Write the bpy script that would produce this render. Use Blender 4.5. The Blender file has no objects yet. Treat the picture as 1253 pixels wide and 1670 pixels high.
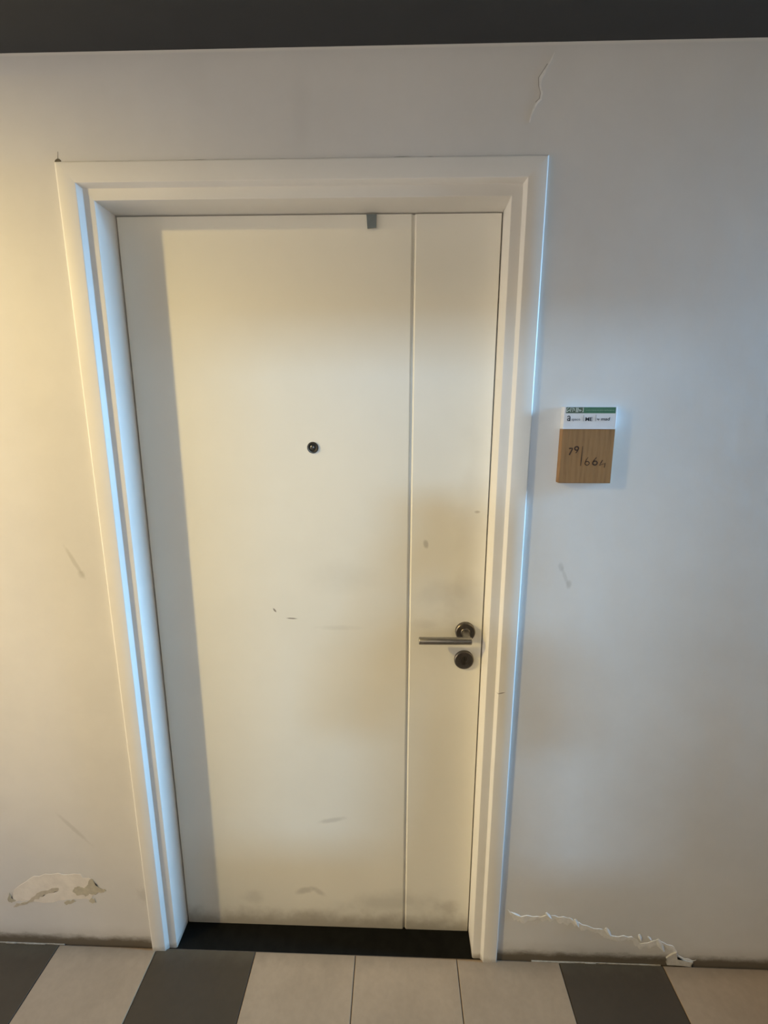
import bpy, bmesh, math, random
from mathutils import Vector, Matrix

random.seed(7)
S = bpy.context.scene
COL = S.collection

# ------------------------------------------------------------------ camera, world, exposure, lights
W_PX, H_PX = 1253, 1670
F_PX = 737.33
CAM = Vector((0.5772, -1.0600, 1.5590))
PITCH, YAW, ROLL = 0.1981, -0.0283, 0.0023


def make_camera():
    cy, sy, cp, sp = math.cos(YAW), math.sin(YAW), math.cos(PITCH), math.sin(PITCH)
    fwd = Vector((sy * cp, cy * cp, -sp))
    right = Vector((cy, -sy, 0))
    up = right.cross(fwd)
    r2 = math.cos(ROLL) * right + math.sin(ROLL) * up
    u2 = -math.sin(ROLL) * right + math.cos(ROLL) * up
    cam = bpy.data.cameras.new('camera')
    cam.sensor_fit = 'VERTICAL'
    cam.sensor_height = 24.0
    cam.lens = F_PX / H_PX * 24.0
    cam.clip_start = 0.01
    o = bpy.data.objects.new('camera', cam)
    m = Matrix((r2, u2, -fwd)).transposed().to_4x4()
    m.translation = CAM
    o.matrix_world = m
    COL.objects.link(o)
    S.camera = o


make_camera()

world = bpy.data.worlds.new('world')
S.world = world
world.use_nodes = True
bg = world.node_tree.nodes['Background']
bg.inputs['Color'].default_value = (1.0, 0.90, 0.77, 1)
bg.inputs['Strength'].default_value = 3.0

S.view_settings.view_transform = 'Standard'
S.view_settings.look = 'None'
S.view_settings.gamma = 1.0
S.view_settings.use_curve_mapping = False
S.view_settings.exposure = 0.0


def area_light(name, loc, target, sx, sy, power, color, spread=180):
    l = bpy.data.lights.new(name, 'AREA')
    l.shape = 'RECTANGLE'
    l.size, l.size_y = sx, sy
    l.energy = power
    l.color = color
    l.spread = math.radians(spread)
    o = bpy.data.objects.new(name, l)
    o.location = loc
    o.rotation_euler = (Vector(target) - Vector(loc)).to_track_quat('-Z', 'Y').to_euler()
    COL.objects.link(o)
    return o


# daylight through the slot in the unseen end wall, grazing the wall
area_light('daylight_end', (3.9, -0.155, 2.1), (0.3, 0.02, 1.1), 0.27, 0.8, 20.5, (0.25, 0.60, 1.0), 50)
# daylight through the unseen opening opposite the door
area_light('daylight_opening', (0.40, -5.0, 2.27), (0.40, 0.0, 1.45), 0.62, 0.24, 71.0, (0.36, 0.64, 0.96))
# warm recessed downlight
LAMP = Vector((-2.20, -1.40, 2.655))


def downlight():
    l = bpy.data.lights.new('downlight_bulb', 'SPOT')
    l.energy = 298.0
    l.color = (1.0, 0.75, 0.285)
    l.spot_size = math.radians(43)
    l.spot_blend = 1.0
    l.shadow_soft_size = 0.05
    o = bpy.data.objects.new('downlight_bulb', l)
    o.location = LAMP
    o.rotation_euler = (Vector((-0.30, 0.0, 1.33)) - LAMP).to_track_quat('-Z', 'Y').to_euler()
    COL.objects.link(o)


downlight()

# ------------------------------------------------------------------ measurements
XL, XR = -0.1456, 0.8818          # outer edges of the casing
ZA = 2.0908                       # top of the casing
WC, WF = 0.0402, 0.0293           # casing face, frame face
P, STEP, BV = 0.0090, 0.0128, 0.0057          # casing stands proud; step back to the frame
D = 0.0755                        # door face
ZC = 2.2893                       # underside of the dark beam over the wall
ZT = 2.70                         # corridor ceiling
XB, XB2 = XL + WC + WF, XR - WC - WF
ZH = ZA - WC - WF
XG = 0.6113                       # groove in the door
X0, X1 = -2.53, 3.17              # corridor ends
YO = -1.80                        # opposite wall


# ------------------------------------------------------------------ helpers
def obj(name, bm, mat, parent=None, smooth=False, bevel=None):
    me = bpy.data.meshes.new(name)
    bmesh.ops.recalc_face_normals(bm, faces=bm.faces)
    bm.to_mesh(me)
    bm.free()
    o = bpy.data.objects.new(name, me)
    COL.objects.link(o)
    if mat:
        for m in (mat if isinstance(mat, (list, tuple)) else [mat]):
            me.materials.append(m)
    if smooth:
        for p in me.polygons:
            p.use_smooth = True
        me.set_sharp_from_angle(angle=math.radians(40))
    if bevel:
        b = o.modifiers.new('bevel', 'BEVEL')
        b.width = bevel[0]
        b.segments = bevel[1]
        b.limit_method = 'ANGLE'
        b.angle_limit = math.radians(40)
        b.harden_normals = True
        for p in me.polygons:
            p.use_smooth = True
    if parent:
        o.parent = parent
        o.matrix_parent_inverse = parent.matrix_world.inverted()
    return o


def empty(name, loc):
    o = bpy.data.objects.new(name, None)
    o.empty_display_size = 0.05
    o.location = loc
    COL.objects.link(o)
    bpy.context.view_layer.update()
    return o


def tag(o, label=None, cat=None, group=None, kind=None):
    for k, v in (('label', label), ('category', cat), ('group', group), ('kind', kind)):
        if v:
            o[k] = v
    return o


def box(bm, a, b):
    vs = [bm.verts.new((x, y, z)) for x in (a[0], b[0]) for y in (a[1], b[1]) for z in (a[2], b[2])]
    for f in ((0, 1, 3, 2), (4, 6, 7, 5), (0, 4, 5, 1), (2, 3, 7, 6), (0, 2, 6, 4), (1, 5, 7, 3)):
        bm.faces.new([vs[i] for i in f])
    return bm


def lathe_y(bm, cx, cz, prof, n=48, cap=True):
    """prof: (radius, y) pairs, spun about the y axis through (cx, cz)."""
    rings = []
    for r, y in prof:
        if r < 1e-6:
            rings.append([bm.verts.new((cx, y, cz))])
        else:
            rings.append([bm.verts.new((cx + r * math.cos(t * 2 * math.pi / n), y, cz + r * math.sin(t * 2 * math.pi / n))) for t in range(n)])
    for a, b in zip(rings, rings[1:]):
        for t in range(n):
            u = (t + 1) % n
            if len(a) == 1 and len(b) == 1:
                continue
            if len(a) == 1:
                bm.faces.new([a[0], b[t], b[u]])
            elif len(b) == 1:
                bm.faces.new([a[t], a[u], b[0]])
            else:
                bm.faces.new([a[t], a[u], b[u], b[t]])
    return bm


def tube(bm, pts, radii, n=24):
    """round bar along pts with flat-capped ends."""
    pts = [Vector(p) for p in pts]
    rings = []
    ref = Vector((0, 0, 1))
    for i, p in enumerate(pts):
        d = (pts[min(i + 1, len(pts) - 1)] - pts[max(i - 1, 0)]).normalized()
        a = d.cross(ref)
        if a.length < 0.1:
            a = d.cross(Vector((1, 0, 0)))
        a.normalize()
        b = d.cross(a)
        rings.append([bm.verts.new(p + radii[i] * (math.cos(t * 2 * math.pi / n) * a + math.sin(t * 2 * math.pi / n) * b)) for t in range(n)])
    for a, b in zip(rings, rings[1:]):
        for t in range(n):
            u = (t + 1) % n
            bm.faces.new([a[t], a[u], b[u], b[t]])
    bm.faces.new(rings[0])
    bm.faces.new(list(reversed(rings[-1])))
    return bm


def slab_poly(bm, pts, y0, y1):
    """polygon in x,z given a thickness from y0 (back) to y1 (front)."""
    f = [bm.verts.new((x, y1, z)) for x, z in pts]
    b = [bm.verts.new((x, y0, z)) for x, z in pts]
    bm.faces.new(f)
    bm.faces.new(list(reversed(b)))
    n = len(pts)
    for i in range(n):
        j = (i + 1) % n
        bm.faces.new([f[i], f[j], b[j], b[i]])
    return bm


def stroke(bm, pts, w, y0, y1):
    """pen stroke of width w along pts, as a thin raised ribbon."""
    pts = [Vector((p[0], p[1])) for p in pts]
    closed = (pts[0] - pts[-1]).length < 1e-5
    L, R = [], []
    n = len(pts)
    for i in range(n):
        if closed:
            d = pts[(i + 1) % (n - 1)] - pts[(i - 1) % (n - 1)]
        else:
            d = pts[min(i + 1, n - 1)] - pts[max(i - 1, 0)]
        d.normalize()
        nrm = Vector((-d.y, d.x))
        ww = w[i] if isinstance(w, (list, tuple)) else w
        L.append(pts[i] + nrm * ww / 2)
        R.append(pts[i] - nrm * ww / 2)
    for i in range(n - 1):
        slab_poly(bm, [L[i], L[i + 1], R[i + 1], R[i]], y0, y1)
    return bm


def ellipse(cx, cz, rx, rz, rot=0, n=14, a0=0, a1=360):
    out = []
    for i in range(n + 1):
        t = math.radians(a0 + (a1 - a0) * i / n)
        x, z = rx * math.cos(t), rz * math.sin(t)
        out.append((cx + x * math.cos(rot) - z * math.sin(rot), cz + x * math.sin(rot) + z * math.cos(rot)))
    return out


# ------------------------------------------------------------------ materials
class Mat:
    def __init__(self, name, color, rough=0.6, metal=0.0, spec=0.5):
        self.m = bpy.data.materials.new(name)
        self.m.use_nodes = True
        self.nt = self.m.node_tree
        self.N = self.nt.nodes
        self.b = self.N['Principled BSDF']
        self.b.inputs['Roughness'].default_value = rough
        self.b.inputs['Metallic'].default_value = metal
        self.b.inputs['Specular IOR Level'].default_value = spec
        rgb = self.N.new('ShaderNodeRGB')
        rgb.outputs[0].default_value = (*color, 1)
        self.col = rgb.outputs[0]
        tc = self.N.new('ShaderNodeNewGeometry')
        self.pos = tc.outputs['Position']

    def link(self, a, b):
        self.nt.links.new(a, b)

    def noise(self, scale, detail=4, rough=0.6, vec=None, stretch=None):
        v = vec or self.pos
        if stretch:
            mp = self.N.new('ShaderNodeMapping')
            mp.inputs['Scale'].default_value = stretch
            self.link(v, mp.inputs['Vector'])
            v = mp.outputs[0]
        n = self.N.new('ShaderNodeTexNoise')
        n.inputs['Scale'].default_value = scale
        n.inputs['Detail'].default_value = detail
        n.inputs['Roughness'].default_value = rough
        self.link(v, n.inputs['Vector'])
        return n

    def math(self, op, a, b=0.5):
        n = self.N.new('ShaderNodeMath')
        n.operation = op
        for i, v in enumerate((a, b)):
            if isinstance(v, (int, float)):
                n.inputs[i].default_value = v
            else:
                self.link(v, n.inputs[i])
        return n.outputs[0]

    def ramp(self, v, lo, hi, a=0.0, b=1.0):
        n = self.N.new('ShaderNodeMapRange')
        n.interpolation_type = 'SMOOTHSTEP'
        self.link(v, n.inputs['Value'])
        n.inputs['From Min'].default_value = lo
        n.inputs['From Max'].default_value = hi
        n.inputs['To Min'].default_value = a
        n.inputs['To Max'].default_value = b
        return n.outputs[0]

    def mix(self, fac, color):
        n = self.N.new('ShaderNodeMix')
        n.data_type = 'RGBA'
        if isinstance(fac, (int, float)):
            n.inputs['Factor'].default_value = fac
        else:
            self.link(fac, n.inputs['Factor'])
        self.link(self.col, n.inputs['A'])
        if isinstance(color, tuple):
            n.inputs['B'].default_value = (*color, 1)
        else:
            self.link(color, n.inputs['B'])
        self.col = n.outputs['Result']

    def smudge(self, cx, cz, rx, rz, rot, color, strength, soft=0.35, nscale=60, namp=0.5):
        """soft-edged mark centred on (cx, cz) in the wall plane."""
        mp = self.N.new('ShaderNodeMapping')
        mp.vector_type = 'TEXTURE'
        mp.inputs['Location'].default_value = (cx, 0, cz)
        mp.inputs['Rotation'].default_value = (0, -math.radians(rot), 0)
        mp.inputs['Scale'].default_value = (rx, 1e5, rz)
        self.link(self.pos, mp.inputs['Vector'])
        ln = self.N.new('ShaderNodeVectorMath')
        ln.operation = 'LENGTH'
        self.link(mp.outputs[0], ln.inputs[0])
        nz = self.noise(nscale, 3)
        d = self.math('ADD', ln.outputs['Value'], self.math('MULTIPLY', self.math('SUBTRACT', nz.outputs['Fac'], 0.5), namp * 2))
        f = self.ramp(d, 1.0 - soft, 1.0 + soft, strength, 0.0)
        self.mix(f, color)

    def z(self):
        n = self.N.new('ShaderNodeSeparateXYZ')
        self.link(self.pos, n.inputs[0])
        return n.outputs['Z']

    def x(self):
        n = self.N.new('ShaderNodeSeparateXYZ')
        self.link(self.pos, n.inputs[0])
        return n.outputs['X']

    def vary(self, scale, amount, stretch=None, detail=4):
        """slight value variation of the base colour."""
        n = self.noise(scale, detail, stretch=stretch)
        h = self.N.new('ShaderNodeHueSaturation')
        self.link(self.col, h.inputs['Color'])
        self.link(self.ramp(n.outputs['Fac'], 0.3, 0.7, 1 - amount, 1 + amount), h.inputs['Value'])
        self.col = h.outputs['Color']

    def bump(self, scale, strength, dist=0.001, detail=3, stretch=None):
        n = self.noise(scale, detail, stretch=stretch)
        b = self.N.new('ShaderNodeBump')
        b.inputs['Strength'].default_value = strength
        b.inputs['Distance'].default_value = dist
        self.link(n.outputs['Fac'], b.inputs['Height'])
        if self.b.inputs['Normal'].is_linked:
            self.link(self.b.inputs['Normal'].links[0].from_socket, b.inputs['Normal'])
        self.link(b.outputs[0], self.b.inputs['Normal'])

    def done(self):
        self.link(self.col, self.b.inputs['Base Color'])
        return self.m


BROWN = (0.20, 0.15, 0.09)  # brown of small dirt marks and of broad darker tones near the handle
GREY = (0.28, 0.26, 0.22)


def wall_material():
    m = Mat('wall_paint', (0.70, 0.68, 0.655), 0.55, spec=0.3)
    m.vary(2.2, 0.03)
    m.vary(14, 0.012)
    # scuffs and stains on the paint
    m.smudge(-0.226, 1.211, 0.005, 0.040, 26, GREY, 0.28, 0.5, 40, 0.6)
    m.smudge(-0.2125, 1.181, 0.008, 0.010, 0, GREY, 0.25, 0.5, 60, 0.5)
    m.smudge(-0.337, 0.419, 0.006, 0.055, 40, GREY, 0.22, 0.5, 40, 0.5)
    m.smudge(0.977, 1.213, 0.006, 0.011, 12, GREY, 0.25, 0.5, 60, 0.4)
    m.smudge(0.988, 1.190, 0.004, 0.022, 22, GREY, 0.20, 0.5, 60, 0.4)
    m.smudge(0.999, 1.169, 0.006, 0.010, 0, GREY, 0.30, 0.5, 60, 0.4)
    m.smudge(-0.156, 0.190, 0.018, 0.025, 0, GREY, 0.22, 0.6, 50, 0.9)
    m.smudge(0.375, 2.19, 0.018, 0.06, 0, (0.45, 0.43, 0.40), 0.14, 0.7, 20, 0.4)
    # damp dirt in the corner with the floor
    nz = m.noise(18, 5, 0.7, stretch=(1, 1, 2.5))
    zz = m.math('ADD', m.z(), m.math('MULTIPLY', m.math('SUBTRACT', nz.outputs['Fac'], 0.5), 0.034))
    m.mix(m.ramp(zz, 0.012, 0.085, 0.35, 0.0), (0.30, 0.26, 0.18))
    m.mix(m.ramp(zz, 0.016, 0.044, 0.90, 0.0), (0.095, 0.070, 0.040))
    # unpainted rim under the ceiling
    m.mix(m.ramp(m.z(), ZC - 0.007, ZC - 0.003, 0.0, 0.45), (0.88, 0.84, 0.78))
    m.bump(260, 0.10, 0.0006)
    m.bump(9, 0.25, 0.004)
    return m.done()


def door_material():
    m = Mat('door_paint', (0.83, 0.805, 0.725), 0.42, spec=0.4)
    m.vary(3.0, 0.02)
    m.smudge(0.2501, 1.0585, 0.0025, 0.006, 35, (0.10, 0.07, 0.04), 0.75, 0.4, 90, 0.3)
    m.smudge(0.296, 1.0352, 0.013, 0.0016, -2, (0.10, 0.07, 0.04), 0.75, 0.4, 90, 0.3)
    m.smudge(0.6542, 1.2459, 0.006, 0.010, 15, GREY, 0.45, 0.5, 60, 0.4)
    m.smudge(0.4373, 1.155, 0.07, 0.035, 0, GREY, 0.09, 0.8, 14, 0.7)
    m.smudge(0.42, 1.01, 0.05, 0.006, 0, GREY, 0.12, 0.7, 30, 0.7)
    m.smudge(0.69, 1.115, 0.05, 0.025, 10, BROWN, 0.10, 0.8, 20, 0.9)
    m.smudge(0.655, 1.022, 0.028, 0.012, 0, BROWN, 0.12, 0.9, 40, 1.0)
    m.smudge(0.77, 1.30, 0.03, 0.16, 0, BROWN, 0.10, 0.8, 12, 0.9)  # tall soft brown tone on the handle side
    m.smudge(0.765, 1.08, 0.05, 0.06, 0, BROWN, 0.20, 0.8, 14, 0.7)  # broad soft brown tone round the handle
    m.smudge(0.783, 1.333, 0.006, 0.003, 0, BROWN, 0.40, 0.6, 60, 0.5)
    m.smudge(0.700, 0.985, 0.05, 0.07, 0, BROWN, 0.08, 0.8, 14, 0.7)
    m.smudge(0.392, 0.393, 0.036, 0.007, 12, GREY, 0.28, 0.6, 40, 0.5)
    # scuff arc
    m.smudge(0.303, 0.133, 0.026, 0.010, 18, GREY, 0.35, 0.6, 40, 0.5)
    m.smudge(0.345, 0.131, 0.022, 0.008, -35, GREY, 0.28, 0.6, 40, 0.5)
    m.smudge(0.56, 0.098, 0.11, 0.03, 6, GREY, 0.28, 0.9, 16, 1.0)
    m.smudge(0.14, 0.10, 0.03, 0.02, 0, GREY, 0.20, 0.8, 30, 0.9)
    m.smudge(0.74, 0.085, 0.03, 0.02, 0, BROWN, 0.28, 0.8, 30, 0.9)
    # kick dirt along the bottom edge
    nz = m.noise(14, 4, 0.6)
    zz = m.math('ADD', m.z(), m.math('MULTIPLY', m.math('SUBTRACT', nz.outputs['Fac'], 0.5), 0.09))
    m.mix(m.ramp(zz, 0.0, 0.075, 0.60, 0.0), (0.24, 0.19, 0.12))
    m.bump(160, 0.06, 0.0005)
    return m.done()


def casing_material():
    m = Mat('casing_paint', (0.78, 0.755, 0.71), 0.45, spec=0.4)
    m.vary(5, 0.02)
    m.smudge(0.8485, 0.8775, 0.010, 0.0013, 14, (0.08, 0.06, 0.04), 0.7, 0.4, 90, 0.4)
    nz = m.noise(40, 4, 0.6)
    zz = m.math('ADD', m.z(), m.math('MULTIPLY', m.math('SUBTRACT', nz.outputs['Fac'], 0.5), 0.03))
    m.mix(m.ramp(zz, 0.0, 0.02, 0.45, 0.0), (0.22, 0.17, 0.11))
    m.bump(120, 0.08, 0.0006)
    return m.done()


def simple(name, color, rough=0.6, metal=0.0, spec=0.5, vary=None, bump=None):
    m = Mat(name, color, rough, metal, spec)
    if vary:
        m.vary(*vary)
    if bump:
        m.bump(*bump)
    return m.done()


def tile_material(name, color, dirt):
    m = Mat(name, color, 0.42, spec=0.4)
    m.vary(6, 0.06)
    m.vary(60, 0.03)
    nz = m.noise(22, 5, 0.65)
    sy = m.N.new('ShaderNodeSeparateXYZ')
    m.link(m.pos, sy.inputs[0])
    yy = m.math('ADD', sy.outputs['Y'], m.math('MULTIPLY', m.math('SUBTRACT', nz.outputs['Fac'], 0.5), 0.06))
    m.mix(m.ramp(yy, -0.05, 0.012, 0.0, 0.55), dirt)
    m.bump(90, 0.06, 0.0006)
    return m.done()


def wood_material():
    m = Mat('oak_block', (0.285, 0.152, 0.056), 0.5, spec=0.35)
    n = m.noise(26, 5, 0.65, stretch=(6.0, 1.0, 0.55))
    m.mix(m.ramp(n.outputs['Fac'], 0.42, 0.72, 0.0, 0.75), (0.185, 0.098, 0.036))
    w = m.N.new('ShaderNodeTexWave')
    w.wave_type = 'BANDS'
    w.bands_direction = 'X'
    w.inputs['Scale'].default_value = 26
    w.inputs['Distortion'].default_value = 5
    w.inputs['Detail'].default_value = 3
    w.inputs['Detail Scale'].default_value = 1.2
    mp = m.N.new('ShaderNodeMapping')
    mp.inputs['Scale'].default_value = (1.0, 1.0, 0.16)
    mp.inputs['Rotation'].default_value = (0, 0.12, 0)
    m.link(m.pos, mp.inputs['Vector'])
    m.link(mp.outputs[0], w.inputs['Vector'])
    m.mix(m.ramp(w.outputs['Fac'], 0.1, 0.9, 0.0, 0.28), (0.355, 0.205, 0.082))
    m.bump(60, 0.15, 0.0008, stretch=(5, 1, 0.5))
    return m.done()


M = {}
M['wall'] = wall_material()
M['door'] = door_material()
M['casing'] = casing_material()
M['ceiling'] = simple('ceiling_paint', (0.045, 0.047, 0.050), 0.6, spec=0.3, vary=(5, 0.05), bump=(200, 0.1, 0.0006))
M['tile_light'] = tile_material('tile_light', (0.41, 0.300, 0.200), (0.22, 0.165, 0.11))
M['tile_dark'] = tile_material('tile_dark', (0.070, 0.051, 0.033), (0.13, 0.105, 0.07))
M['grout'] = simple('grout', (0.13, 0.10, 0.075), 0.9, vary=(40, 0.2), bump=(120, 0.4, 0.001))
M['sill'] = simple('sill_black', (0.006, 0.006, 0.005), 0.75, spec=0.15, vary=(30, 0.3))
M['room_shade'] = simple('room_shade', (0.03, 0.025, 0.018), 0.9, vary=(40, 0.2))
M['steel'] = simple('satin_steel', (0.36, 0.34, 0.31), 0.42, 1.0, vary=(80, 0.06), bump=(700, 0.05, 0.0003, 2, (1, 30, 30)))
M['steel_dark'] = simple('tarnished_steel', (0.19, 0.17, 0.145), 0.36, 1.0, vary=(60, 0.12))
M['bronze'] = simple('dark_bronze', (0.07, 0.062, 0.05), 0.35, 0.9, vary=(90, 0.15))
M['black'] = simple('black_hole', (0.008, 0.007, 0.006), 0.6, vary=(90, 0.1))
M['lens'] = simple('lens_glass', (0.035, 0.035, 0.033), 0.08, spec=0.7, vary=(90, 0.1))
M['tape'] = simple('grey_tape', (0.175, 0.205, 0.215), 0.55, vary=(60, 0.06), bump=(300, 0.15, 0.0005))
M['acrylic'] = simple('white_acrylic', (0.72, 0.73, 0.76), 0.25, spec=0.5, vary=(30, 0.03))
M['wood'] = wood_material()
M['burn'] = simple('burnt_wood', (0.045, 0.020, 0.007), 0.8, vary=(200, 0.3))
M['green'] = simple('green_print', (0.055, 0.165, 0.090), 0.45, vary=(120, 0.10))
M['green_dark'] = simple('green_dark_print', (0.085, 0.125, 0.085), 0.45, vary=(120, 0.10))
M['ink'] = simple('black_ink', (0.015, 0.015, 0.018), 0.5, vary=(120, 0.1))
M['ink_grey'] = simple('grey_ink', (0.20, 0.20, 0.21), 0.5, vary=(120, 0.1))
M['ink_pale'] = simple('pale_green_ink', (0.20, 0.33, 0.24), 0.5, vary=(120, 0.1))
M['ink_white'] = simple('white_ink', (0.62, 0.68, 0.64), 0.5, vary=(120, 0.05))
M['flake'] = simple('paint_flake', (0.82, 0.80, 0.77), 0.6, spec=0.3, vary=(60, 0.06), bump=(150, 0.4, 0.001))
M['old_filler'] = simple('old_filler', (0.56, 0.53, 0.48), 0.8, spec=0.2, vary=(50, 0.1), bump=(120, 0.5, 0.001))
M['plaster'] = simple('bare_plaster', (0.46, 0.42, 0.325), 0.85, spec=0.2, vary=(50, 0.12), bump=(120, 0.5, 0.001))
M['new_grout'] = simple('pale_grout', (0.42, 0.37, 0.30), 0.85, vary=(60, 0.2), bump=(150, 0.4, 0.001))

# ------------------------------------------------------------------ the setting
# wall around the door opening
bm = bmesh.new()
box(bm, (X0, 0, -0.02), (XL + 0.004, 0.20, ZC))
box(bm, (XR - 0.004, 0, -0.02), (X1, 0.20, ZC))
box(bm, (XL + 0.004, 0, ZA - 0.004), (XR - 0.004, 0.20, ZC))
wall = tag(obj('wall_back', bm, M['wall']), 'off-white painted wall around the door, scuffed and stained near the floor', 'wall', kind='structure')

# opposite wall, unseen: parapet, lintel and piers set to shape the daylight
bm = bmesh.new()
OZ0, OZ1 = 1.02, 1.955
box(bm, (X0, YO - 0.15, -0.02), (X1, YO, OZ0))
box(bm, (X0, YO - 0.15, OZ1), (X1, YO, ZT))
box(bm, (X0, YO - 0.15, OZ0), (0.20, YO, OZ1))
box(bm, (0.935, YO - 0.15, OZ0), (X1, YO, OZ1))
tag(obj('wall_front', bm, M['wall']), 'unseen off-white corridor wall opposite the door, its opening shaped to limit the daylight', 'wall', kind='structure')

# unseen end wall added to cut skylight, with a slot for the grazing daylight
bm = bmesh.new()
box(bm, (X1, YO - 0.15, -0.02), (X1 + 0.1, -0.42, ZT))
box(bm, (X1, -0.42, -0.02), (X1 + 0.1, 0.20, 0.95))
box(bm, (X1, -0.42, 2.55), (X1 + 0.1, 0.20, ZT))
box(bm, (X1, -0.004, 0.95), (X1 + 0.1, 0.20, 2.55))
tag(obj('wall_right', bm, M['wall']), 'unseen off-white end wall added to limit the skylight, with a tall narrow opening', 'wall', kind='structure')

bm = bmesh.new()
box(bm, (X0, YO - 0.15, ZT), (X1, 0.20, ZT + 0.12))
tag(obj('ceiling', bm, M['ceiling']), 'dark grey corridor ceiling above the dropped beam', 'ceiling', kind='structure')
bm = bmesh.new()
box(bm, (X0, -0.128, ZC), (X1, 0.20, ZT))
tag(obj('beam', bm, M['ceiling']), 'dark charcoal grey dropped beam running along the top of the wall', 'beam', kind='structure')

floor = empty('floor', (0, 0, 0))
tag(floor, 'corridor floor of square beige and dark brown tiles', 'floor', kind='structure')
bm = bmesh.new()
box(bm, (X0, YO - 0.15, -0.05), (X1, 0.0, -0.0035))
box(bm, (X0, 0.0, -0.06), (X1, 0.20, -0.0451))
obj('grout_bed', bm, M['grout'], floor)
TX, TS = -0.4346, 0.30


def tile_mesh(name, mat):
    bm = bmesh.new()
    g = 0.0013
    box(bm, (g, -TS + g, -0.012), (TS - g, -g, 0.0))
    bmesh.ops.bevel(bm, geom=[e for e in bm.edges if all(v.co.z > -0.001 for v in e.verts)], offset=0.0012, segments=1, affect='EDGES')
    bmesh.ops.recalc_face_normals(bm, faces=bm.faces)
    me = bpy.data.meshes.new(name)
    bm.to_mesh(me)
    bm.free()
    me.materials.append(mat)
    return me


tile_l, tile_d = tile_mesh('tile_light', M['tile_light']), tile_mesh('tile_dark', M['tile_dark'])
DARK_FIRST = {-1, 1, 5, -4, 8}
for row in range(6):
    for k in range(-7, 12):
        if row == 0:
            dark = k in DARK_FIRST
        else:
            dark = random.random() < 0.4
        t = bpy.data.objects.new('tile', tile_d if dark else tile_l)
        t.location = (TX + k * TS, -row * TS - 0.0015, random.uniform(-0.0004, 0.0004))
        COL.objects.link(t)
        t.parent = floor

# thin pale line of grout between wall and tiles
bm = bmesh.new()
for xa, xb in ((X0, -0.42), (0.985, 1.36)):
    n = int((xb - xa) / 0.03)
    for i in range(n):
        a, b = xa + (xb - xa) * i / n, xa + (xb - xa) * (i + 1) / n
        w = 0.0016 + 0.0024 * random.random()
        box(bm, (a, -w, -0.003), (b, 0.0, 0.0007 + 0.0008 * random.random()))
o = obj('grout_line', bm, M['new_grout'], floor)
o['kind'] = 'stuff'

# ------------------------------------------------------------------ door casing and frame
trim = empty('trim_1', (XL, 0, 0))
tag(trim, 'off-white stepped door frame with a flat casing, standing round the door', 'door frame', kind='structure')
prof = [(0.0, 0.004), (0.0, -P + 0.0030), (0.0006, -P + 0.0012), (0.0022, -P + 0.0002), (0.0038, -P),
        (WC - 0.0010, -P), (WC - 0.0002, -P + 0.0003), (WC + 0.0006, -P + 0.0012),
        (WC + BV - 0.0008, -P + STEP - 0.0012), (WC + BV + 0.0006, -P + STEP),
        (WC + WF - 0.0022, -P + STEP), (WC + WF - 0.0006, -P + STEP + 0.0006), (WC + WF, -P + STEP + 0.0022),
        (WC + WF, D + 0.046), (WC + WF + 0.014, D + 0.046), (WC + WF + 0.014, D + 0.062), (0.0, D + 0.062)]


def sweep(a, b):
    bm = bmesh.new()
    A = [bm.verts.new(a(u, y)) for u, y in prof]
    B = [bm.verts.new(b(u, y)) for u, y in prof]
    n = len(prof)
    for i in range(n):
        j = (i + 1) % n
        bm.faces.new([A[i], A[j], B[j], B[i]])
    bm.faces.new(A)
    bm.faces.new(list(reversed(B)))
    return bm


obj('jamb', sweep(lambda u, y: (XL + u, y, -0.006), lambda u, y: (XL + u, y, ZA - u)), M['casing'], trim, smooth=True)
obj('jamb', sweep(lambda u, y: (XR - u, y, -0.006), lambda u, y: (XR - u, y, ZA - u)), M['casing'], trim, smooth=True)
obj('frame_head', sweep(lambda u, y: (XL + u, y, ZA - u), lambda u, y: (XR - u, y, ZA - u)), M['casing'], trim, smooth=True)
# cracked joint between casing and wall, its shade painted as a dark strip
bm = bmesh.new()
pts = []
n = 60
for i in range(n + 1):
    x = XL + 0.002 + (XR - XL - 0.004) * i / n
    pts.append((x, ZA + 0.0012 + random.uniform(-0.0005, 0.0005)))
stroke(bm, pts, [random.uniform(0.0026, 0.0042) for _ in pts], 0.001, -0.0006)
slab_poly(bm, ellipse(XL + 0.003, ZA + 0.003, 0.007, 0.0055, 0.4, 10)[:-1], 0.001, -0.0010)
stroke(bm, [(XL + 0.003, ZA + 0.003), (XL + 0.004, ZA + 0.012), (XL + 0.0055, ZA + 0.022)], [0.0012, 0.0007, 0.0004], 0.001, -0.0004)
obj('joint_crack', bm, simple('joint_shadow', (0.13, 0.11, 0.08), 0.9, vary=(60, 0.25)), trim)
# paint ridge along the left outer edge
# near-black sill in the doorway
bm = bmesh.new()
box(bm, (XB - 0.004, 0.0005, -0.045), (XB2 + 0.004, 0.16, -0.0045))
obj('threshold', bm, M['sill'], trim, bevel=(0.001, 1))
tag(bpy.data.objects['threshold'], 'black recessed sill under the door')
# dark-coloured panel standing in for the unlit room behind the leaf
bm = bmesh.new()
box(bm, (XL, 0.165, -0.03), (XR, 0.185, ZA))
obj('back_panel', bm, M['room_shade'], trim)

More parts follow.
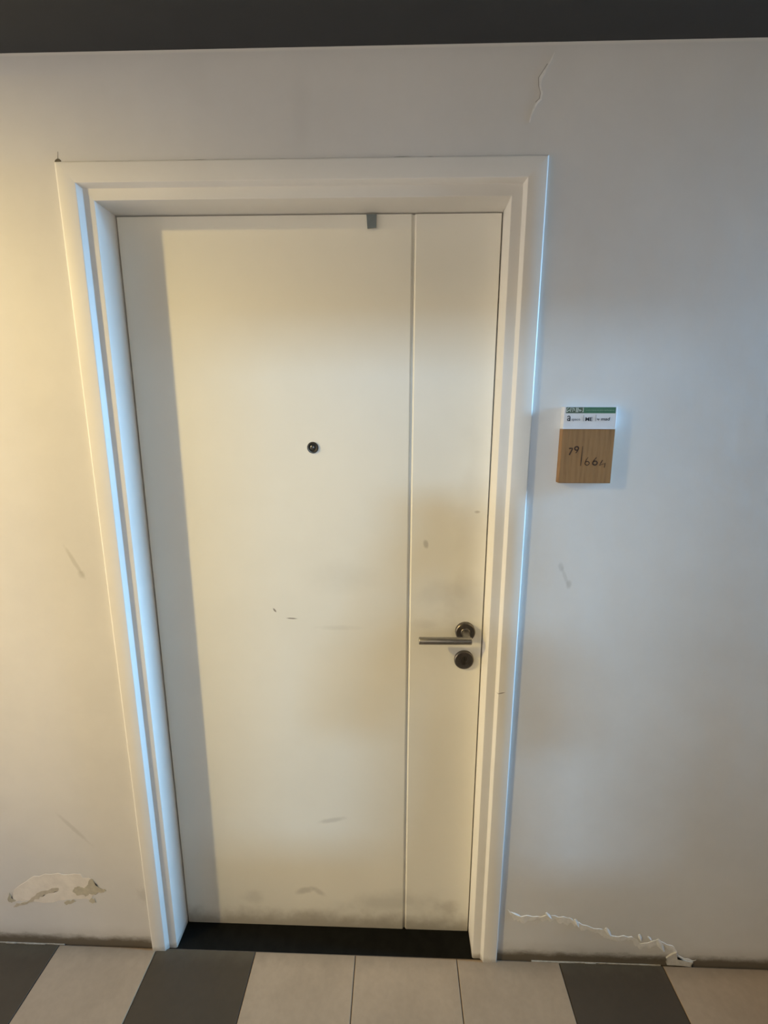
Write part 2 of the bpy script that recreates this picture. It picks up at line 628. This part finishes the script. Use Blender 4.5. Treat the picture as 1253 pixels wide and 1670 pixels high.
# ------------------------------------------------------------------ door leaf
door = empty('door_1', ((XB + XB2) / 2, D, 0))
tag(door, 'closed off-white flush door with one vertical groove and a steel lever handle', 'door', kind='structure')
LX0, LX1, LZ0, LZ1 = XB + 0.0028, XB2 - 0.0030, -0.0035, ZH - 0.0030
GW, GD = 0.0052, 0.0055
sec = [(LX0, D + 0.044), (LX0, D + 0.0012), (LX0 + 0.0012, D),
       (XG - GW - 0.0005, D), (XG - GW, D + 0.0006), (XG - 0.0009, D + GD), (XG + 0.0009, D + GD), (XG + GW, D + 0.0006), (XG + GW + 0.0005, D),
       (LX1 - 0.0012, D), (LX1, D + 0.0012), (LX1, D + 0.044)]
bm = bmesh.new()
lo = [bm.verts.new((x, y, LZ0)) for x, y in sec]
hi = [bm.verts.new((x, y, LZ1)) for x, y in sec]
for i in range(len(sec)):
    j = (i + 1) % len(sec)
    bm.faces.new([lo[i], lo[j], hi[j], hi[i]])
bm.faces.new(lo)
bm.faces.new(list(reversed(hi)))
obj('door_leaf', bm, M['door'], door)

# lever handle
HX, HZ = 0.7637, 1.0065
handle = empty('lever_handle', (HX, D, HZ))
handle.parent = door
handle.matrix_parent_inverse = door.matrix_world.inverted()
bpy.context.view_layer.update()
R = 0.0265
rose_prof = [(R, D), (R, D - 0.0085), (R - 0.0007, D - 0.0103), (R - 0.0026, D - 0.0114), (R - 0.0042, D - 0.0110), (0.0125, D - 0.0110), (0.0118, D - 0.0122), (0.0105, D - 0.0128), (0, D - 0.0128)]
obj('rose', lathe_y(bmesh.new(), HX, HZ, rose_prof, 56), M['steel_dark'], handle, smooth=True)
GY = D - 0.050
gz = 1.0025
bm = bmesh.new()
lathe_y(bm, HX, HZ - 0.002, [(0, D - 0.006), (0.0098, D - 0.006), (0.0098, GY + 0.004), (0.0094, GY), (0, GY)], 32)
for v in bm.verts:                                   # neck settles on the bar's axis
    v.co.z += (gz - (HZ - 0.002)) * min(1.0, max(0.0, (D - v.co.y) / 0.05))
obj('neck', bm, M['steel'], handle, smooth=True)
r = 0.0097
x_r, x_l = HX + 0.0105, 0.6375
obj('grip', tube(bmesh.new(), [(x_r, GY, gz), (x_r - 0.0008, GY, gz), (x_r - 0.002, GY, gz), (x_l + 0.002, GY, gz - 0.0012), (x_l + 0.0008, GY, gz - 0.0012), (x_l, GY, gz - 0.0012)],
                 [r - 0.002, r - 0.0006, r, r, r - 0.0006, r - 0.002], 40), M['steel'], handle, smooth=True)

# keyhole cover under the handle
KX, KZ = 0.7637, 0.9235
cover = empty('keyhole_cover', (KX, D, KZ))
cover.parent = door
cover.matrix_parent_inverse = door.matrix_world.inverted()
bpy.context.view_layer.update()
cover_prof = [(R, D), (R, D - 0.0055), (R - 0.0007, D - 0.0073), (R - 0.0026, D - 0.0084), (R - 0.0042, D - 0.0079), (0.0118, D - 0.0079), (0.0112, D - 0.0066), (0, D - 0.0066)]
obj('ring', lathe_y(bmesh.new(), KX, KZ, cover_prof, 56), M['steel_dark'], cover, smooth=True)
bm = bmesh.new()
slab_poly(bm, ellipse(KX, KZ + 0.005, 0.0086, 0.0086, 0, 26, -62, 242) + [(KX - 0.0042, KZ - 0.0125), (KX + 0.0042, KZ - 0.0125)], D - 0.005, D - 0.0088)
obj('lock_cylinder', bm, simple('lock_metal', (0.10, 0.088, 0.070), 0.45, 1.0, vary=(90, 0.1)), cover, bevel=(0.0006, 2))
bm = bmesh.new()
slab_poly(bm, [(KX - 0.0012, KZ + 0.0105), (KX + 0.0012, KZ + 0.0105), (KX + 0.0012, KZ + 0.004), (KX + 0.0022, KZ + 0.003), (KX + 0.0012, KZ + 0.0005), (KX - 0.0012, KZ + 0.0005)], D - 0.008, D - 0.0091)
obj('keyhole', bm, M['black'], cover)

# peephole
PX, PZ = 0.3665, 1.494
peep = empty('peephole', (PX, D, PZ))
peep.parent = door
peep.matrix_parent_inverse = door.matrix_world.inverted()
bpy.context.view_layer.update()
obj('ring', lathe_y(bmesh.new(), PX, PZ, [(0.0142, D), (0.0142, D - 0.0022), (0.0130, D - 0.0034), (0.0098, D - 0.0034), (0.0088, D - 0.0026), (0.0080, D - 0.0010), (0.0, D - 0.0010)], 44), M['bronze'], peep, smooth=True)
obj('lens', lathe_y(bmesh.new(), PX, PZ, [(0.0076, D - 0.0008), (0.0068, D - 0.0020), (0.0050, D - 0.0029), (0.0025, D - 0.0034), (0.0, D - 0.0036)], 36), M['lens'], peep, smooth=True)

# ------------------------------------------------------------------ strip of tape hanging over the top of the door
bm = bmesh.new()
tw0, tw1 = (0.5028, 0.5268), (0.5062, 0.5266)
rows = [(2.0180, D + 0.0006), (2.0176, D - 0.0018), (2.0140, D - 0.0032), (2.004, D - 0.0030), (1.994, D - 0.0034), (1.9885, D - 0.0040)]
F, B = [], []
for i, (z, y) in enumerate(rows):
    t = i / (len(rows) - 1)
    xa, xb = tw0[0] + (tw1[0] - tw0[0]) * t, tw0[1] + (tw1[1] - tw0[1]) * t
    dz = 0.0012 if i == len(rows) - 1 else 0
    F.append((bm.verts.new((xa, y - 0.0016, z - dz)), bm.verts.new((xb, y - 0.0016, z + dz * .6))))
    B.append((bm.verts.new((xa, y, z - dz)), bm.verts.new((xb, y, z + dz * .6))))
for i in range(len(rows) - 1):
    bm.faces.new([F[i][0], F[i][1], F[i + 1][1], F[i + 1][0]])
    bm.faces.new([B[i][0], B[i + 1][0], B[i + 1][1], B[i][1]])
    bm.faces.new([F[i][0], F[i + 1][0], B[i + 1][0], B[i][0]])
    bm.faces.new([F[i][1], B[i][1], B[i + 1][1], F[i + 1][1]])
bm.faces.new([F[0][0], B[0][0], B[0][1], F[0][1]])
bm.faces.new([F[-1][0], F[-1][1], B[-1][1], B[-1][0]])
tape = obj('tape_tab', bm, M['tape'], bevel=(0.0005, 2))
tag(tape, 'small blue-grey tab of tape hanging over the top edge of the door', 'tape')

# ------------------------------------------------------------------ number plaque
PT = 0.0195
plaque = empty('number_plaque', (1.0065, 0, 1.421))
tag(plaque, 'wooden door number plaque with a white printed header, on the wall right of the door', 'plaque')
bm = bmesh.new()
slab_poly(bm, [(0.9482, 1.4212), (1.0652, 1.4212), (1.0646, 1.5425), (0.9480, 1.5425)], -0.0002, -PT)
block = obj('wood_block', bm, M['wood'], plaque, bevel=(0.0008, 2))
bm = bmesh.new()
slab_poly(bm, [(0.9480, 1.5427), (1.0646, 1.5427), (1.0642, 1.5917), (0.9484, 1.5917)], -0.0002, -PT)
header = obj('header_plate', bm, M['acrylic'], plaque, bevel=(0.0008, 2))
tag(header, 'white printed header plate')
# polished lower lip of the plate
bm = bmesh.new()
slab_poly(bm, [(0.9480, 1.5427), (1.0646, 1.5427), (1.0646, 1.5450), (0.9480, 1.5450)], -PT + 0.0005, -PT - 0.0009)
obj('lip', bm, M['acrylic'], header, bevel=(0.0003, 1))


def printed(name, strokes, mat, parent, th=0.00025):
    bm = bmesh.new()
    for pts, w in strokes:
        stroke(bm, pts, w, -PT + 0.0004, -PT - th)
    return obj(name, bm, mat, parent)


BW = 0.0029
printed('numeral', [([(0.9655, 1.4996), (0.9690, 1.5000), (0.9733, 1.4999), (0.9722, 1.4965), (0.9698, 1.4912), (0.9672, 1.4850)], BW)], M['burn'], block)
printed('numeral', [(ellipse(0.9824, 1.4998, 0.0042, 0.0040, 0, 16), BW), ([(0.9864, 1.4990), (0.9850, 1.4945), (0.9812, 1.4893)], [0.002, 0.0021, 0.0017])], M['burn'], block)
printed('slash', [([(0.9958, 1.5052), (0.9955, 1.4935), (0.9951, 1.4820), (0.9949, 1.4720), (0.9947, 1.4606)], [0.0010, 0.0014, 0.0019, 0.0023, 0.0014])], M['burn'], block)
printed('numeral', [(ellipse(1.0087, 1.4665, 0.0047, 0.0043, 0, 16), 0.0020), ([(1.0044, 1.4680), (1.0060, 1.4738), (1.0098, 1.4800)], [0.0017, 0.0014, 0.0010])], M['burn'], block)
printed('numeral', [(ellipse(1.0262, 1.4671, 0.0050, 0.0045, 0, 16), BW), ([(1.0216, 1.4688), (1.0240, 1.4740), (1.0284, 1.4796)], [0.0022, 0.0021, 0.0018])], M['burn'], block)
printed('numeral', [([(1.0425, 1.4738), (1.0394, 1.4675), (1.0366, 1.4620), (1.0440, 1.4650), (1.0490, 1.4655)], [0.0021, 0.0022, 0.0022, 0.0010, 0.0012]), ([(1.0492, 1.4680), (1.0489, 1.4630), (1.0482, 1.4566)], [0.0012, 0.0018, 0.0015])], M['burn'], block)

# header print
bm = bmesh.new()
slab_poly(bm, [(0.9520, 1.5774), (1.0612, 1.5774), (1.0609, 1.5905), (0.9522, 1.5905)], -PT + 0.0004, -PT - 0.00020)
obj('green_band', bm, M['green'], header)
bm = bmesh.new()
slab_poly(bm, [(0.9522, 1.5776), (0.9915, 1.5776), (0.9905, 1.5903), (0.9524, 1.5903)], -PT + 0.0004, -PT - 0.00030)
obj('band_end', bm, M['green_dark'], header)
bm = bmesh.new()


def S2(pts, w=0.0009):
    stroke(bm, pts, w, -PT + 0.0004, -PT - 0.0005)


# white hand-lettered mark at the left of the band
S2([(0.9537, 1.5795), (0.9535, 1.5840), (0.9548, 1.5880), (0.9575, 1.5890)])
S2([(0.9540, 1.5800), (0.9575, 1.5835), (0.9605, 1.5850), (0.9590, 1.5825)], 0.0013)
S2([(0.9615, 1.5800), (0.9617, 1.5850), (0.9610, 1.5885), (0.9660, 1.5882)])
S2([(0.9635, 1.5855), (0.9665, 1.5845), (0.9662, 1.5800)])
S2([(0.9665, 1.5882), (0.9700, 1.5870), (0.9690, 1.5840), (0.9715, 1.5838)], 0.0014)
for xx in (0.9742, 0.9762, 0.9782):
    S2([(xx, 1.5795), (xx + 0.0002, 1.5894)], 0.0009)
S2([(0.9795, 1.5850), (0.9830, 1.5845), (0.9855, 1.5835), (0.9830, 1.5822), (0.9805, 1.5828)], 0.0013)
S2([(0.9890, 1.5797), (0.9898, 1.5840), (0.9894, 1.5894)], 0.0014)
obj('white_script', bm, M['ink_white'], header)
bm = bmesh.new()
xx = 0.9955
while xx < 1.0560:                                    # faint row of small print
    ww = random.uniform(0.0012, 0.0026)
    S2([(xx, 1.5840 + random.uniform(-.0003, .0003)), (xx + ww, 1.5840 + random.uniform(-.0003, .0003))], random.uniform(0.0011, 0.0019))
    xx += ww + random.uniform(0.0006, 0.0012)
obj('small_print', bm, M['ink_pale'], header)


def text(name, s, x, z, size, mat, parent, bold=0.0, sx=1.0, shear=0.0):
    c = bpy.data.curves.new(name, 'FONT')
    c.body = s
    c.size = size
    c.extrude = 0.0003
    c.offset = bold
    c.shear = shear
    o = bpy.data.objects.new(name, c)
    me = bpy.data.meshes.new_from_object(o)           # plain mesh lettering
    bpy.data.objects.remove(o)
    me.materials.clear()
    me.materials.append(mat)
    o = bpy.data.objects.new(name, me)
    COL.objects.link(o)
    o.rotation_euler = (math.pi / 2, 0, 0)
    o.scale = (sx, 1, 1)
    o.location = (x, -PT - 0.0002, z)
    o.parent = parent
    return o


bm = bmesh.new()                                      # bold letter a
S2([(0.9564, 1.5690), (0.9575, 1.5706), (0.9595, 1.5712), (0.9613, 1.5704), (0.9619, 1.5685), (0.9619, 1.5602)], 0.0021)
S2([(0.9617, 1.5662), (0.9595, 1.5664), (0.9573, 1.5652), (0.9566, 1.5633), (0.9574, 1.5615), (0.9593, 1.5612), (0.9612, 1.5626)], 0.0019)
obj('lettering', bm, M['ink'], header)
text('lettering', 'space', 0.9655, 1.5616, 0.0088, M['ink_grey'], header, 0.00004, 0.98)
text('lettering', 'ME', 0.9955, 1.5608, 0.0112, M['ink'], header, 0.00025, 1.12)
text('lettering', 'by', 1.0222, 1.5628, 0.0058, M['ink'], header, 0.0001, 0.9)
text('lettering', 'mad', 1.0302, 1.5618, 0.0100, M['ink'], header, 0.0001, 1.15, 0.1)
bm = bmesh.new()
S2([(0.9921, 1.5735), (0.9921, 1.5600)], 0.0007)
obj('divider_line', bm, M['ink_grey'], header)
bm = bmesh.new()
S2([(1.0190, 1.5745), (1.0190, 1.5605)], 0.0006)
obj('divider_line', bm, M['ink_grey'], header)

# ------------------------------------------------------------------ damage on the wall: children of the wall


def ragged(pts, amp, sub=4):
    out = []
    n = len(pts)
    for i in range(n):
        a, b = Vector(pts[i]), Vector(pts[(i + 1) % n])
        for s in range(sub):
            p = a.lerp(b, s / sub)
            out.append((p.x + random.uniform(-amp, amp), p.y + random.uniform(-amp, amp)))
    return out


def patch(name, pts, amp, mat, th, sub=4):
    bm = bmesh.new()
    slab_poly(bm, ragged(pts, amp, sub), 0.001, -th)
    bmesh.ops.triangulate(bm, faces=[f for f in bm.faces if len(f.verts) > 4])
    return obj(name, bm, mat, wall)


patch('paint_patch', [(-0.562, 0.150), (-0.5418, 0.1995), (-0.4783, 0.2503), (-0.4036, 0.2596), (-0.3393, 0.258), (-0.290, 0.2314), (-0.3153, 0.1700), (-0.3883, 0.1719), (-0.4475, 0.1540), (-0.5097, 0.1600)],
      0.004, simple('old_paint', (0.80, 0.74, 0.66), 0.65, spec=0.3, vary=(25, 0.06), bump=(90, 0.5, 0.001)), 0.0007)
bare = simple('worn_plaster', (0.52, 0.47, 0.36), 0.85, spec=0.2, vary=(50, 0.10), bump=(120, 0.5, 0.001))
patch('bare_patch', [(-0.3680, 0.1990), (-0.3590, 0.2130), (-0.3460, 0.2190), (-0.3330, 0.2110), (-0.3250, 0.2160), (-0.3170, 0.2330), (-0.3090, 0.2470), (-0.3010, 0.2440), (-0.2990, 0.2280), (-0.2880, 0.2160), (-0.2740, 0.2090), (-0.2660, 0.2050), (-0.2800, 0.1990), (-0.2930, 0.1960), (-0.3020, 0.1890), (-0.3180, 0.1910), (-0.3310, 0.1840), (-0.3460, 0.1880), (-0.3560, 0.1850)],
      0.0022, bare, 0.0012, 3)
patch('bare_patch', [(-0.3960, 0.1480), (-0.3990, 0.1570), (-0.3900, 0.1660), (-0.3810, 0.1630), (-0.3690, 0.1700), (-0.3640, 0.1620), (-0.3760, 0.1540), (-0.3860, 0.1530)], 0.0016, bare, 0.0012, 3)
patch('bare_patch', [(-0.3230, 0.1650), (-0.3150, 0.1760), (-0.3060, 0.1740), (-0.3030, 0.1620), (-0.3120, 0.1580)], 0.0016, bare, 0.0012, 3)
patch('bare_patch', [(-0.5577, 0.133), (-0.5434, 0.1477), (-0.5115, 0.1559), (-0.4785, 0.1885), (-0.4105, 0.2131), (-0.4121, 0.2), (-0.4509, 0.1874), (-0.4772, 0.169), (-0.5133, 0.1446)],
      0.003, simple('scuffed_plaster', (0.55, 0.49, 0.39), 0.8, spec=0.2, vary=(40, 0.12), bump=(90, 0.5, 0.001)), 0.0010)
patch('bare_patch', [(-0.572, 0.158), (-0.561, 0.185), (-0.556, 0.165), (-0.545, 0.160), (-0.560, 0.150)], 0.002, M['plaster'], 0.0010)

# lifted paint edge on the right, running down to the floor
ridge = [(0.9059, 0.1745), (0.9254, 0.165), (0.9454, 0.1585), (0.9982, 0.1562), (1.041, 0.164), (1.0848, 0.1564), (1.1229, 0.1300), (1.1845, 0.1182), (1.2226, 0.0945), (1.265, 0.0954), (1.2947, 0.0752), (1.3443, 0.0857), (1.3918, 0.0602), (1.4149, 0.028), (1.4595, 0.0172)]


def ridge_point(t):
    f = t * (len(ridge) - 1)
    i = min(int(f), len(ridge) - 2)
    return Vector(ridge[i]).lerp(Vector(ridge[i + 1]), f - i)


def wob(seed, t):
    return 0.6 * math.sin(31 * t + seed) + 0.5 * math.sin(73 * t + 2.1 * seed) + 0.4 * math.sin(157 * t + 0.7 * seed)


bm = bmesh.new()
n = 160
prev = None
for i in range(n + 1):                                # thin blistered strip of paint, ragged above and below
    t = i / n
    p = ridge_point(t)
    taper = min(1.0, t / 0.04, (1 - t) / 0.05)
    up = p.y + 0.004 + 0.0035 * wob(1.0, t)
    w = (0.021 + 0.006 * wob(4.0, t) + 0.004 * wob(9.0, 2.3 * t)) * max(taper, 0.12)
    h = (0.0010 + 0.0004 * wob(2.0, t)) * max(taper, 0.2)
    ring = [bm.verts.new((p.x, 0.0006, up + 0.0012)), bm.verts.new((p.x, -h, up)), bm.verts.new((p.x, -h * 0.9, up - w * 0.45)), bm.verts.new((p.x, -h * 0.35, up - w * 0.8)), bm.verts.new((p.x, 0.0004, up - w))]
    if prev:
        for k in range(4):
            bm.faces.new([prev[k], prev[k + 1], ring[k + 1], ring[k]])
    prev = ring
obj('peeling_paint', bm, M['flake'], wall, smooth=True)
# curled flakes along it
for (fx, fz, fl, fw, fr) in ((1.024, 0.166, 0.026, 0.009, -50), (1.106, 0.142, 0.030, 0.011, -64), (1.198, 0.114, 0.034, 0.013, -58),
                             (1.290, 0.098, 0.024, 0.010, -70), (1.318, 0.096, 0.018, 0.008, -50), (1.352, 0.072, 0.050, 0.016, -60), (0.930, 0.168, 0.022, 0.008, -20)):
    bm = bmesh.new()
    ca, sa = math.cos(math.radians(fr)), math.sin(math.radians(fr))
    prev = None
    for i in range(7):
        t = i / 6
        a = (t - 0.5) * fl
        lift = 0.0006 + 0.0020 * math.sin(math.pi * t)
        hw = fw / 2 * (0.35 + 0.65 * math.sin(math.pi * min(1, t + 0.12)))
        c = Vector((fx + a * ca, fz + a * sa))
        nv = Vector((-sa, ca)) * hw
        ring = [bm.verts.new((c.x + nv.x, -lift * 0.4, c.y + nv.y)), bm.verts.new((c.x, -lift - 0.001, c.y)), bm.verts.new((c.x - nv.x, -0.0006, c.y - nv.y)), bm.verts.new((c.x, 0.0002, c.y))]
        if prev:
            for k in range(4):
                bm.faces.new([prev[k], prev[(k + 1) % 4], ring[(k + 1) % 4], ring[k]])
        else:
            bm.faces.new(ring)
        prev = ring
    bm.faces.new(list(reversed(prev)))
    obj('paint_flake', bm, M['flake'], wall, smooth=True)
# loose blob of filler at the foot of the wall
bm = bmesh.new()
slab_poly(bm, ragged([(1.372, 0.030), (1.398, 0.052), (1.405, 0.026), (1.448, 0.018), (1.446, 0.002), (1.378, 0.004)], 0.002, 3), 0.001, -0.0035)
bmesh.ops.triangulate(bm, faces=[f for f in bm.faces if len(f.verts) > 4])
obj('filler_lump', bm, M['old_filler'], wall)

# hairline crack above the door: a pale lip, its shade painted as a dark strip
crack = [(0.8814, 2.2722), (0.8760, 2.2600), (0.8709, 2.2518), (0.8635, 2.2385), (0.8569, 2.2282), (0.8566, 2.2157), (0.8611, 2.203), (0.8594, 2.1924), (0.8526, 2.1862), (0.8461, 2.1735), (0.842, 2.1607), (0.8401, 2.1521)]
cw = [0.0008, 0.0024, 0.0026, 0.0055, 0.0072, 0.0036, 0.0042, 0.0038, 0.0036, 0.0036, 0.0026, 0.0008]
bm = bmesh.new()
stroke(bm, [(x, z) for x, z in crack], cw, 0.001, -0.0009)
obj('plaster_crack', bm, simple('crack_edge', (0.80, 0.77, 0.73), 0.7, spec=0.2, vary=(80, 0.08)), wall)
bm = bmesh.new()
stroke(bm, [(x - 0.0022, z + 0.0008) for x, z in crack[2:9]], [w * 0.8 for w in cw[2:9]], 0.001, -0.0006)
obj('plaster_crack', bm, simple('crack_shadow', (0.40, 0.38, 0.36), 0.8, spec=0.2, vary=(80, 0.1)), wall)

# ------------------------------------------------------------------ ceiling downlight, left of the frame
lamp = empty('ceiling_downlight', (LAMP.x, LAMP.y, ZT))
tag(lamp, 'round recessed ceiling downlight with a white rim, left of the door', 'light')


def lathe_z(bm, cx, cy, prof, n=40):
    rings = [[bm.verts.new((cx + r * math.cos(t * 2 * math.pi / n), cy + r * math.sin(t * 2 * math.pi / n), z)) for t in range(n)] for r, z in prof]
    for a, b in zip(rings, rings[1:]):
        for t in range(n):
            u = (t + 1) % n
            bm.faces.new([a[t], a[u], b[u], b[t]])
    return bm


obj('rim', lathe_z(bmesh.new(), LAMP.x, LAMP.y, [(0.052, ZT - 0.0005), (0.056, ZT - 0.004), (0.070, ZT - 0.004), (0.075, ZT - 0.0005)]), M['acrylic'], lamp, smooth=True)


# ------------------------------------------------------------------ the person taking the photograph, standing behind the phone
PXC, PYC = 0.640, -1.42
skin_mat = simple('skin', (0.55, 0.36, 0.25), 0.5, vary=(30, 0.05))
shirt_mat = simple('dark_shirt', (0.05, 0.055, 0.07), 0.85, vary=(40, 0.1))
jeans_mat = simple('dark_trousers', (0.03, 0.035, 0.05), 0.85, vary=(40, 0.1))
hair_mat = simple('black_hair', (0.012, 0.010, 0.009), 0.5, vary=(60, 0.2))


def skinned(name, nodes, edges, root, sub=2):
    """continuous surface grown round connected joints: nodes = name -> ((x, y, z), radius or (rx, ry))."""
    keys = list(nodes)
    me = bpy.data.meshes.new(name)
    me.from_pydata([nodes[k][0] for k in keys], [(keys.index(a), keys.index(b)) for a, b in edges], [])
    o = bpy.data.objects.new(name, me)
    COL.objects.link(o)
    o.modifiers.new('skin', 'SKIN').use_smooth_shade = True
    for k, v in zip(keys, me.skin_vertices[0].data):
        r = nodes[k][1]
        v.radius = r if isinstance(r, tuple) else (r, r)
        v.use_root = (k == root)
    m = o.modifiers.new('sub', 'SUBSURF')
    m.levels = m.render_levels = sub
    bpy.context.view_layer.update()
    ev = o.evaluated_get(bpy.context.evaluated_depsgraph_get())
    me2 = bpy.data.meshes.new_from_object(ev)
    bpy.data.objects.remove(o)
    o = bpy.data.objects.new(name, me2)
    COL.objects.link(o)
    return o


person = empty('person', (PXC, PYC, 0))
tag(person, 'person in a dark shirt behind the camera, holding up a phone with both hands', 'person')
nd = {'pelvis': ((0, 0, 0.90), (0.150, 0.105)), 'waist': ((0, 0.0, 1.04), (0.128, 0.092)), 'chest': ((0, 0.0, 1.22), (0.150, 0.105)),
      'collar': ((0, -0.01, 1.355), (0.085, 0.070)), 'neck': ((0, 0.0, 1.40), 0.050), 'jaw': ((0, 0.025, 1.445), 0.066), 'skull': ((0, 0.015, 1.525), 0.088), 'crown': ((0, 0.0, 1.575), 0.070)}
ed = [('pelvis', 'waist'), ('waist', 'chest'), ('chest', 'collar'), ('collar', 'neck'), ('neck', 'jaw'), ('jaw', 'skull'), ('skull', 'crown')]
wr = {}
for sd, nm in ((-1, 'l'), (1, 'r')):
    wx = (0.577 - PXC) + sd * 0.062
    nd.update({nm + 'sh': ((sd * 0.165, -0.01, 1.335), 0.062), nm + 'el': ((sd * 0.215, 0.135, 1.115), 0.043), nm + 'fa': ((sd * 0.16 * 0.9 + wx * 0.2, 0.215, 1.235), 0.036), nm + 'wr': ((wx, 0.285, 1.375), 0.027),
               nm + 'pa': ((wx - sd * 0.004, 0.312, 1.430), (0.034, 0.020)),
               nm + 'hp': ((sd * 0.092, 0.0, 0.84), 0.092), nm + 'kn': ((sd * 0.100, 0.020, 0.475), 0.062), nm + 'cf': ((sd * 0.102, -0.010, 0.32), 0.058), nm + 'an': ((sd * 0.105, -0.010, 0.085), 0.042), nm + 'ba': ((sd * 0.115, 0.085, 0.036), (0.042, 0.036)), nm + 'to': ((sd * 0.122, 0.165, 0.030), (0.036, 0.028))})
    ed += [('collar', nm + 'sh'), (nm + 'sh', nm + 'el'), (nm + 'el', nm + 'fa'), (nm + 'fa', nm + 'wr'), (nm + 'wr', nm + 'pa'), ('pelvis', nm + 'hp'), (nm + 'hp', nm + 'kn'), (nm + 'kn', nm + 'cf'), (nm + 'cf', nm + 'an'), (nm + 'an', nm + 'ba'), (nm + 'ba', nm + 'to')]
body = skinned('body', nd, ed, 'pelvis')
for m in (skin_mat, shirt_mat, jeans_mat):
    body.data.materials.append(m)
for p in body.data.polygons:
    c = p.center
    arm_skin = c.y > 0.19 and c.z > 1.1
    p.material_index = 2 if c.z < 0.93 and c.z > 0.05 else (0 if (c.z > 1.395 or arm_skin) else 1)
    p.use_smooth = True
body.parent = person
# fingers round the phone's edges, thumbs on its back
for sd in (-1, 1):
    wx = (0.577 - PXC) + sd * 0.062
    px = (0.577 - PXC) + sd * 0.039
    for k in range(4):
        z = 1.418 + 0.021 * k
        ln = (0.85, 1.0, 1.06, 0.95)[k]
        f = skinned('finger', {'a': ((wx - sd * 0.002, 0.318, z - 0.004), 0.0095), 'b': ((px + sd * 0.014, 0.334 + 0.012 * ln, z), 0.0085), 'c': ((px - sd * 0.004, 0.3612, z + 0.001), 0.0078), 'd': ((px - sd * 0.018 * ln, 0.3606, z + 0.002), 0.0068)},
                    [('a', 'b'), ('b', 'c'), ('c', 'd')], 'a', 1)
        f.data.materials.append(skin_mat)
        f.parent = person
    f = skinned('thumb', {'a': ((wx - sd * 0.010, 0.308, 1.425), 0.0115), 'b': ((px - sd * 0.002, 0.322, 1.452), 0.0100), 'c': ((px - sd * 0.014, 0.331, 1.474), 0.0085)}, [('a', 'b'), ('b', 'c')], 'a', 1)
    f.data.materials.append(skin_mat)
    f.parent = person
# hair cap
bm = bmesh.new()
bmesh.ops.create_uvsphere(bm, u_segments=24, v_segments=16, radius=1.0)
for v in list(bm.verts):
    v.co = Vector((v.co.x * 0.100, v.co.y * 0.112 - 0.004, v.co.z * 0.118 + 1.525))
bmesh.ops.delete(bm, geom=[v for v in bm.verts if v.co.y > 0.035 and v.co.z < 1.56 or v.co.z < 1.43], context='VERTS')
h = obj('hair', bm, hair_mat, None, smooth=True)
h.parent = person
# face: nose, ears, eyes, mouth
bm = bmesh.new()
for (x, y, z, a, b, c) in ((0, 0.100, 1.490, 0.012, 0.016, 0.020), (-0.088, 0.005, 1.490, 0.010, 0.018, 0.028), (0.088, 0.005, 1.490, 0.010, 0.018, 0.028)):
    r = bmesh.ops.create_icosphere(bm, subdivisions=2, radius=1.0)
    for v in r['verts']:
        v.co = Vector((v.co.x * a + x, v.co.y * b + y, v.co.z * c + z))
f = obj('face_features', bm, skin_mat, None, smooth=True)
f.parent = person
f['kind'] = 'stuff'
# phone, held upright; the camera looks out from its upper half
phone = empty('phone', (0.577, -1.072, 1.40))
tag(phone, 'black phone held upright in both hands behind the camera', 'phone')
bm = bmesh.new()
box(bm, (0.5420, -1.0770, 1.425), (0.6120, -1.0705, 1.580))
obj('case', bm, M['black'], phone, bevel=(0.003, 3))
obj('camera_lens', lathe_y(bmesh.new(), 0.577, 1.559, [(0.008, -1.0705), (0.008, -1.0687), (0.006, -1.0687), (0.005, -1.0695), (0, -1.0695)], 24), M['lens'], phone, smooth=True)
